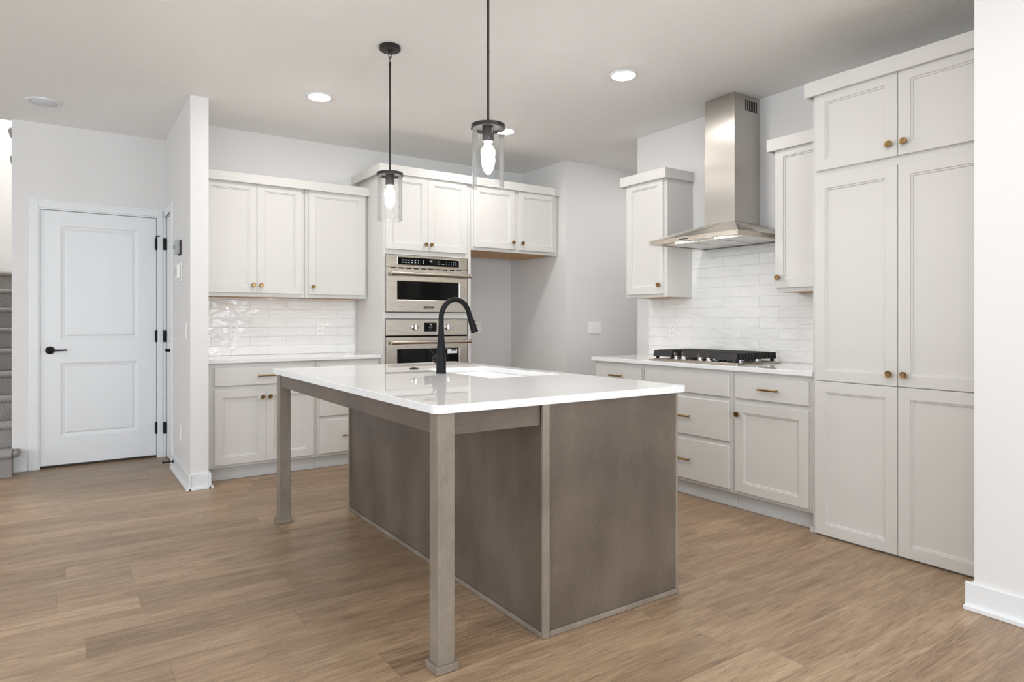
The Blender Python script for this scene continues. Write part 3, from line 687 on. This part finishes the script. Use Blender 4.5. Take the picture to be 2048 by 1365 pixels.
# ------------------------------------------------------------------ built-in ovens
def text(body, size, parent, loc, mat, ext=.0004, rot=(PI/2, 0, 0), name='lettering'):
    c = bpy.data.curves.new(name, 'FONT'); c.body = body; c.size = size; c.extrude = ext; c.align_x = 'CENTER'; c.align_y = 'CENTER'
    c.materials.append(M[mat]); tmp = bpy.data.objects.new('tmp', c); COL.objects.link(tmp)
    dg = bpy.context.evaluated_depsgraph_get(); me = bpy.data.meshes.new_from_object(tmp.evaluated_get(dg))
    bpy.data.objects.remove(tmp); o = bpy.data.objects.new(name, me); COL.objects.link(o); o.parent = parent; o.location = loc; o.rotation_euler = rot
    return o
AX0, AX1 = 2.2515, 3.046; AW = AX1-AX0
def oven_handle(parent, z, y, x0, x1):
    h = MB().lathe([(.012, 0), (.0140, .002), (.0140, x1-x0-.002), (.012, x1-x0)], (x0, y-.052, z), (1, 0, 0), 24)
    ho = h.build('handle', 'steel', parent, smooth=True)
    for xa in (x0-.001, x1-.087):
        MB().lathe([(.0155, 0), (.0175, .002), (.0175, .086), (.0155, .088)], (xa, y-.052, z), (1, 0, 0), 24).build('end_cap', 'steel', ho, smooth=True)
    for xa in (x0+.03, x1-.03):
        MB().lathe([(.010, 0), (.010, .040)], (xa, y, z), (0, -1, 0), 16).build('bracket', 'steel', ho, smooth=True)
def framed_glass(parent, w, h, z0, y, gx0, gx1, gz0, gz1, t=.022):
    fr = MB().panel(0, z0, w, h, t, [(gx0, gz0, gx1, gz1)], [(.003, .002), (.006, .006)], yb=y, c=.0015).build('door', 'steel', parent)
    MB().box(gx0+.0055, gx1-.0055, y-t+.0040, y-t+.0058, z0+gz0+.0055, z0+gz1-.0055).build('door_glass', 'blackglass', fr); return fr
AY = TY-.0010
# microwave
mz = 1.279
t = thing('microwave_oven', 'stainless built-in microwave oven, upper appliance in the oven tower', 'microwave', (AX0, AY, mz))
MB().box(.010, AW-.010, .002, .45, .004, .488).build('housing', 'gap', t)
MB().box(0, AW, -.002, 0, .002, .490).build('trim_backing', 'steel', t)
b = MB().panel(0, .385, AW, .107, .020, [(.098, .020, AW-.078, .090)], [(.004, -.003), (.008, .004)], yb=-.003, c=.0015)
cp = b.build('control_panel', 'steel', t)
MB().box(.1045, AW-.0845, -.0215, -.0192, .4115, .4685).build('display_glass', 'blackglass', cp)
ic = MB()
for r_, zz in enumerate((.449, .430)):
    for k in range(6):
        w_ = (.020, .018, .013, .015, .013, .006)[k]; ic.box(.150+k*.030-w_/2, .150+k*.030+w_/2, -.0220, -.0215, zz-.0035, zz+.0025)
    ic.box(.349-.004, .349+.004, -.0220, -.0215, zz-.004, zz+.004)
    ic.box(.500-.003, .500+.004, -.0220, -.0215, zz-.004, zz+.003)
    for k in range(5): ic.box(.580+k*.024-.002, .580+k*.024+.002, -.0220, -.0215, zz-.0035, zz+.0035)
ic.box(.532, .557, -.0220, -.0215, .428, .432); ic.build('touch_symbols', 'screen', cp)
text('90', .026, cp, (.423, -.0217, .447), 'screen', name='clock_digits')
vg = MB()
for k in range(10): vg.box(.05+k*.072, .05+k*.072+.045, -.006, -.0025, .376, .383)
vg.build('vent_grille', 'gap', t)
fd = framed_glass(t, AW, .372, .002, -.0025, .095, AW-.082, .100, .268, .024)
oven_handle(fd, .328, -.0265, .020, AW+.010)
bd = MB().box(.350, .452, -.0285, -.0265, .036, .052, 0).box(.350, .452, -.0285, -.0265, .026, .032, 0).build('name_badge', 'gap', fd)
text('FRIGIDAIRE', .0165, bd, (.401, -.0288, .0437), 'chrome')
# wall oven
oz = .492
t = thing('wall_oven', 'stainless wall oven with two dials, lower appliance behind the faucet', 'oven', (AX0, AY, oz))
MB().box(.010, AW-.010, .002, .50, .004, .720).build('housing', 'gap', t)
MB().box(.001, AW-.001, -.002, 0, .003, .723).build('trim_backing', 'gap', t)  # dark sheet paints the shade in the slit between controls and door
cp = MB().panel(0, .585, AW, .139, .020, [], [], yb=-.0025, c=.0015).build('control_panel', 'steel', t)
MB().box(.362, .475, -.0245, -.0226, .622, .690).box(.358, .479, -.0234, -.0226, .618, .694).build('display', ['blackglass'], cp)
text('90', .020, cp, (.420, -.0247, .677), 'screen', name='clock_digits')
MB().box(.404, .416, -.0249, -.0246, .654, .657).box(.424, .436, -.0249, -.0246, .654, .657).box(.407, .411, -.0249, -.0246, .636, .640).box(.426, .430, -.0249, -.0246, .636, .640).build('display_symbols', 'screen', cp)
for kx in (.268, .590):
    kb = MB().lathe([(.030, 0), (.031, .003), (.026, .006), (.0245, .016), (.022, .020)], (kx, -.0226, .656), (0, -1, 0), 28).build('control_knob', 'chrome', cp, smooth=True)
    MB().box(kx-.005, kx+.005, -.056, -.0425, .632, .680).build('grip', 'chrome', kb, bevel=.002)
    tk = MB()
    for a in range(0, 360, 30):
        if a == 270: continue
        w = math.radians(a); x_, z_ = kx+.047*math.cos(w), .656+.047*math.sin(w); tk.box(x_-.0015, x_+.0015, -.0229, -.0226, z_-.0015, z_+.0015)
    tk.build('dial_marks', 'gap', cp)
fd = framed_glass(t, AW, .568, .002, -.0025, .095, AW-.082, .110, .468, .024)
oven_handle(fd, .526, -.0265, .020, AW+.010)
stk = MB().box(.590, .690, -.0226, -.0218, .419, .457).build('sticker', 'sticker', fd); stk['label'] = 'white and navy sticker'
MB().box(.630, .682, -.0229, -.0226, .441, .456).build('sticker_band', 'stickerblue', stk)
rk = MB()
for k in range(2): rk.box(.11, .69, -.0217, -.0214, .30-.09*k, .303-.09*k)
# ------------------------------------------------------------------ range hood
HY0, HY1, HX0 = 3.333, 2.582, 3.544
t = thing('range_hood', 'stainless chimney range hood on the wall above the gas cooktop', 'range hood', (xR-.001, 2.957, 1.756))
def hp(x, y, z): return (x-(xR-.001), y-2.957, z-1.756)
cx0, cy0, cy1, cz = 3.869, 3.101, 2.843, 1.898
XW = xR-.001
b = MB()
A = [hp(cx0, cy1, cz), hp(XW, cy1, cz), hp(XW, cy0, cz), hp(cx0, cy0, cz)]
B_ = [hp(HX0, HY1, 1.786), hp(XW, HY1, 1.786), hp(XW, HY0, 1.786), hp(HX0, HY0, 1.786)]
b.add(A+B_, [(0,1,2,3),(4,5,1,0),(5,6,2,1),(6,7,3,2),(7,4,0,3)])
# lip
o1 = [hp(HX0, HY1, z) for z in (1.756,)]
lp = MB()
lp.add([hp(HX0, HY1, 1.7855), hp(XW, HY1, 1.7855), hp(XW, HY0, 1.7855), hp(HX0, HY0, 1.7855), hp(HX0, HY1, 1.756), hp(XW, HY1, 1.756), hp(XW, HY0, 1.756), hp(HX0, HY0, 1.756),
        hp(HX0+.035, HY1+.03, 1.756), hp(XW-.03, HY1+.03, 1.756), hp(XW-.03, HY0-.03, 1.756), hp(HX0+.035, HY0-.03, 1.756),
        hp(HX0+.035, HY1+.03, 1.764), hp(XW-.03, HY1+.03, 1.764), hp(XW-.03, HY0-.03, 1.764), hp(HX0+.035, HY0-.03, 1.764)],
       [(0,4,5,1),(1,5,6,2),(2,6,7,3),(3,7,4,0),(0,1,2,3),(4,8,9,5),(5,9,10,6),(6,10,11,7),(7,11,8,4),(8,12,13,9),(9,13,14,10),(10,14,15,11),(11,15,12,8),(12,15,14,13)])
cn = b.build('canopy', 'steelv', t)
lo = lp.build('front_lip', 'steel', t)
ct_ = MB(); ct_.box(-.0008, .0, -.045, .035, 0, 0)
for k in range(3):
    ya = HY0-.045-k*.225; ct2 = MB()
    x0_, y0_, _ = hp(HX0+.12, ya, 0); x1_, y1_, _ = hp(XW-.04, ya-.215, 0)
    ct2.box(x0_, x1_, y0_, y1_, .002, .0075).build('filter', 'filter', lo)
for yy in (3.115, 2.775):
    x_, y_, _ = hp(3.615, yy, 0)
    MB().lathe([(.031, .0015), (.031, .0075)], (x_, y_, 0), (0, 0, 1), 24).build('lamp', 'hoodlamp', lo, smooth=True)
x_, y_, z_ = hp(HX0, 3.02, 1.770)
MB().box(x_-.0012, x_-.0001, y_-.04, y_+.04, z_-.003, z_+.003).build('control_strip', 'gap', lo)
MB().lathe([(.004, 0), (.004, .002)], (x_, y_-.06, z_), (-1, 0, 0), 12).build('indicator', 'screen', lo)
ch = MB(); x0_, y0_, z0_ = hp(cx0, cy0, cz+.0005); x1_, y1_, z1_ = hp(XW, cy1, 2.38)
ch.box(x0_, x1_, y0_, y1_, z0_, z1_); ch.box(x0_+.003, x1_, y0_-.003, y1_+.003, z1_, H-.001-1.756)
c_o = ch.build('chimney', 'steelv', t, bevel=.001)
gv = MB()
for k in range(7):
    gx = hp(3.992+k*.0205, 0, 0)[0]; gv.box(gx, gx+.010, y1_+.003-.0012, y1_+.003-.0002, 2.695-1.756, 2.772-1.756)
gv.build('vent_grille', 'gap', c_o)
# ------------------------------------------------------------------ cooktop
t = thing('gas_cooktop', 'gas cooktop with black cast-iron grates and steel knobs', 'cooktop', (3.81, 2.957, CT))
def cp_(x, y): return (x-3.81, y-2.957)
b = MB(); x0_, y0_ = cp_(3.560, 2.600); x1_, y1_ = cp_(4.050, 3.362)
b.prism(rounded(x0_, x1_, y0_, y1_, .015, 5), 'z', .0005, .009); b.prism(rounded(x0_+.03, x1_-.02, y0_+.02, y1_-.02, .02, 5), 'z', .009, .014)
b.build('tray', 'steel', t, bevel=.002)
def grate(y0, y1, xf, nb):
    """one grate: frame round the edge, legs and a comb of bars along x"""
    g = MB(); x0, ya = cp_(xf, y0); x1, yb = cp_(4.030, y1)
    z0, z1 = .036, .074; w = .012
    lo_ = .030
    # sloped front and side rails
    g.prism([(x0, lo_), (x0+w, lo_), (x0+w+.012, z1), (x0+.014, z1)], 'y', ya, yb)
    g.prism([(x1, lo_), (x1-w, lo_), (x1-w-.010, z1), (x1-.012, z1)], 'y', ya, yb)
    for q0 in (ya, yb-w): g.box(x0+.014, x1-.012, q0, q0+w, lo_+.008, z1)
    for k in range(1, nb):
        xx = x0+.02+(x1-x0-.04)*k/nb
        g.box(xx-.005, xx+.005, ya+.001, yb-.001, z1-.026, z1+.003)
    g.box(x0+.015, x1-.014, (ya+yb)/2-.006, (ya+yb)/2+.006, z1-.028, z1-.002)
    for px_ in (x0+.03, x1-.03):
        for q0 in (ya+.016, yb-.016): g.box(px_-.009, px_+.009, q0-.009, q0+.009, .0142, lo_+.02)
    return g
GR = ((2.626, 2.790, 3.586), (2.794, 3.161, 3.676), (3.165, 3.336, 3.586))
for k, (y0, y1, xf) in enumerate(GR):
    g = grate(y0, y1, xf, 14)
    if k == 0:
        for j in range(13):      # comb of fins along the near side
            x_, y_ = cp_(3.622+j*.031, y0); g.prism([(y_-.016, .034), (y_+.002, .034), (y_+.002, .076), (y_-.006, .076)], 'x', x_, x_+.009)
    g.build('grate', 'iron', t)
for (bx_, by_, r_) in ((3.73, 2.706, .034), (3.92, 2.706, .03), (3.86, 2.977, .05), (3.74, 3.250, .03), (3.92, 3.250, .034)):
    x_, y_ = cp_(bx_, by_)
    bn = MB().lathe([(r_+.012, .0145), (r_+.012, .020), (r_, .024), (r_, .030)], (x_, y_, 0), (0, 0, 1), 24).build('burner', 'chrome', t, smooth=True)
    MB().lathe([(r_-.002, .0302), (r_-.002, .036), (r_-.006, .038)], (x_, y_, 0), (0, 0, 1), 24).build('burner_cap', 'iron', bn, smooth=True)
for yk in (3.152, 3.080, 2.937, 2.866):
    x_, y_ = cp_(3.622, yk)
    kn = MB().lathe([(.0225, .0145), (.0225, .018), (.0195, .021), (.0180, .036), (.0165, .038)], (x_, y_, 0), (0, 0, 1), 24).build('control_knob', 'chrome', t, smooth=True)
    MB().prism([(x_-.018, .036), (x_+.014, .036), (x_+.010, .056), (x_-.024, .063)], 'y', y_-.0035, y_+.0035).build('grip', 'steel', kn, bevel=.002)

# ------------------------------------------------------------------ pendants
def pendant(x, y, label):
    t = thing('pendant_lamp', label, 'pendant lamp', (x, y, H), 0, 'glass cylinder pendants over the island')
    MB().lathe([(.060, -.0005), (.062, -.004), (.062, -.020), (.058, -.024), (.020, -.026), (.012, -.034), (.006, -.036)], seg=40).build('canopy', 'fixture', t, smooth=True)
    lk = MB()
    for cz_, a in ((-.052, 0), (-.078, PI/2)):
        P = []
        for k in range(17):
            w = 2*PI*k/16; P.append((.009*math.cos(w)*math.cos(a), .009*math.cos(w)*math.sin(a), cz_+.019*math.sin(w)))
        lk.tube(P, .0022, 8)
    lk.build('chain_link', 'fixture', t, smooth=True)
    MB().lathe([(.0045, -.092), (.0075, -.094), (.0075, -.110), (.0058, -.112), (.0058, -.413), (.0068, -.414), (.0068, -.420), (.0058, -.421), (.0058, -.738)], seg=16).build('rod', 'fixture', t, smooth=True)
    zc = 2.048-H
    cap = MB().lathe([(.010, zc+.024), (.012, zc+.019), (.0745, zc+.018), (.0765, zc+.016), (.0765, zc), (.0730, zc), (.0730, zc+.013), (.010, zc+.014)], seg=48).build('shade_holder', 'fixture', t, smooth=True)
    MB().lathe([(.0245, zc+.0138), (.0255, zc+.008), (.0255, zc-.050), (.0235, zc-.056), (.018, zc-.0565)], seg=28).build('socket', 'fixture', t, smooth=True)
    MB().lathe([(.0130, zc-.057), (.0138, zc-.064), (.0175, zc-.073), (.0250, zc-.083), (.0295, zc-.093), (.0310, zc-.104), (.0295, zc-.115), (.0235, zc-.126), (.0130, zc-.133), (.001, zc-.135)], seg=28).build('bulb', 'bulb', t, smooth=True)
    g = MB(); prof = [(.0710, zc+.010), (.0720, zc+.0), (.0720, 1.788-H), (.0712, 1.7865-H), (.0700, 1.788-H), (.0700, zc), (.0690, zc+.010)]
    seg = 56; vs = []; fs = []
    for r, z in prof:
        for k in range(seg): vs.append((r*math.cos(2*PI*k/seg), r*math.sin(2*PI*k/seg), z))
    for i in range(len(prof)-1):
        for k in range(seg): fs.append((i*seg+k, i*seg+(k+1) % seg, (i+1)*seg+(k+1) % seg, (i+1)*seg+k))
    g.add(vs, fs); g.build('glass_shade', 'shadeglass', t, smooth=True)
    return t
pendant(1.567, 3.500, 'black pendant lamp with clear glass cylinder, hanging nearer the oven tower')
pendant(1.545, 2.406, 'black pendant lamp with clear glass cylinder, nearer one with rod leaving the picture top')
# ------------------------------------------------------------------ ceiling fittings
def downlight(x, y, label):
    t = thing('recessed_downlight', label, 'ceiling light', (x, y, H), 0, 'recessed ceiling downlights')
    MB().lathe([(.0760, -.0005), (.0760, -.0075), (.0800, -.0085), (.0900, -.006), (.0925, -.0005)], seg=44).build('trim_ring', 'trim', t, smooth=True)
    MB().lathe([(.0755, -.0025), (.0755, -.0045), (.0740, -.0095), (.050, -.013), (.001, -.0145)], seg=44).build('lens', 'lamp', t, smooth=True)
downlight(1.498, 4.557, 'lit round ceiling downlight left of the far pendant canopy')
downlight(3.011, 3.058, 'lit round ceiling downlight between near pendant rod and range hood')
downlight(3.067, 4.512, 'lit round ceiling downlight mostly hidden behind the near pendant holder')
for (x, y), lb in (((1.9, 1.25), 'added unseen fill downlight over the near end of the island, above the picture'), ((1.45, .30), 'added unseen fill downlight just behind the camera'),
                   ((-1.55, .30), 'added unseen fill downlight in the living area behind the camera'), ((-1.55, 2.6), 'added unseen fill downlight left of the island, beyond the picture edge')):
    downlight(x, y, lb)  # fixtures added out of view to lift the room light
downlight(4.95, 4.1, 'added unseen fill downlight in the passage behind the range wall')  # added unseen lamp, brightens the wall beside the alcove
t = thing('ceiling_speaker', 'round white unlit ceiling fitting above the hall door', 'ceiling fitting', (-.139, 5.790, H))
MB().lathe([(.085, -.0005), (.087, -.010), (.106, -.010), (.112, -.006), (.113, -.0005)], seg=40).build('trim_ring', 'trim', t, smooth=True)
MB().lathe([(.0845, -.002), (.0845, -.006), (.070, -.015), (.001, -.018)], seg=40).build('face', 'speaker', t, smooth=True)
# glowing bowl added out of view to brighten the stairwell
t = thing('stairwell_fill', 'added unseen fill light high in the stairwell', 'ceiling light', (-.7, 8.0, 5.299))
MB().lathe([(.20, 0), (.20, -.02), (.17, -.06), (.001, -.08)], seg=32).build('fill_bowl', 'stairfill', t, smooth=True)

# ------------------------------------------------------------------ outlets, switches, controls
def outlet(label, loc, rotz, w=.072, h=.118):
    t = thing('wall_outlet', label, 'outlet', loc, rotz)
    MB().box(-w/2, w/2, -.006, -.0003, -h/2, h/2).build('cover_plate', 'plate', t, bevel=.002)
    for s in (-1, 1):
        r_ = MB().prism([(a*.0165, s*.020+c_*.014) for a, c_ in ((-1,-.6),(-.6,-1),(.6,-1),(1,-.6),(1,.6),(.6,1),(-.6,1),(-1,.6))], 'y', -.0078, -.0058).build('receptacle', 'plate', t)
        MB().box(-.008, -.0055, -.0084, -.0077, s*.020-.001, s*.020+.008).box(.0055, .008, -.0084, -.0077, s*.020-.001, s*.020+.007).box(-.002, .002, -.0084, -.0077, s*.020-.009, s*.020-.005).build('slots', 'slot', r_)
    return t
outlet('white outlet on the left backsplash, nearer the partition wall', (1.157, yBW-.0098, 1.127), 0)
outlet('white outlet on the left backsplash, nearer the oven tower', (1.888, yBW-.0098, 1.132), 0)
outlet('white outlet on the grey wall of the refrigerator alcove', (3.69, yNI-.0003, 1.130), 0)
outlet('white outlet on the tiles left of the gas cooktop', (xR-.0102, 3.647, 1.126), RW)
outlet('white outlet low on the partition wall near its baseboard', (xPL-.0003, 5.49, .345), RW)
def switch(label, loc, rotz, gangs, w, h=.118):
    t = thing('light_switch', label, 'light switch', loc, rotz)
    MB().box(-w/2, w/2, -.006, -.0003, -h/2, h/2).build('cover_plate', 'plate', t, bevel=.002)
    for k in range(gangs):
        x_ = (k-(gangs-1)/2)*.046
        MB().prism([(-.0062, -.012), (-.0062, .012), (-.014, .007), (-.010, -.004)], 'x', x_-.005, x_+.005).build('toggle', 'plate', t, bevel=.001)
switch('white triple switch plate on the wall left of the narrow cabinet', (4.517, yA-.0003, 1.130), 0, 3, .168)
switch('white single switch plate on the partition wall below the thermostat', (xPL-.0003, 5.19, 1.13), RW, 1, .072)
t = thing('thermostat', 'small grey thermostat on the partition wall, topmost device', 'thermostat', (xPL-.0003, 5.50, 1.766), RW)
MB().box(-.062, .048, -.010, 0, -.058, .052).build('back_plate', 'slot', t, bevel=.002)
MB().box(-.075, .040, -.036, -.0102, -.052, .056).build('housing', 'greyplastic', t, bevel=.005)
MB().lathe([(.015, 0), (.015, .010), (.010, .013)], (-.045, -.0362, .004), (0, -1, 0), 20).build('dial', 'greyplastic', t, smooth=True)
t = thing('wall_sensor', 'white rounded control box on the partition wall beneath the grey thermostat', 'wall control', (xPL-.0003, 5.48, 1.578), RW)
MB().box(-.065, .075, -.008, 0, -.072, .072).build('back_plate', 'plate', t, bevel=.004, seg=3)
MB().box(-.060, .050, -.032, -.0082, -.056, .056).build('housing', 'plate', t, bevel=.012, seg=4)
MB().box(-.030, -.024, -.0328, -.0322, -.03, .03).box(-.018, -.012, -.0328, -.0322, -.03, .03).build('vent_marks', 'slot', t)
t = thing('door_stop', 'black door stop on the baseboard beside the side door', 'door stop', (xPL-.0145, 5.80, .070), RW)
MB().lathe([(.013, 0), (.012, .004), (.005, .010), (.0045, .062), (.008, .064), (.0085, .076), (.006, .080)], (0, 0, 0), (0, -1, 0), 16).build('stem', 'black', t, smooth=True)
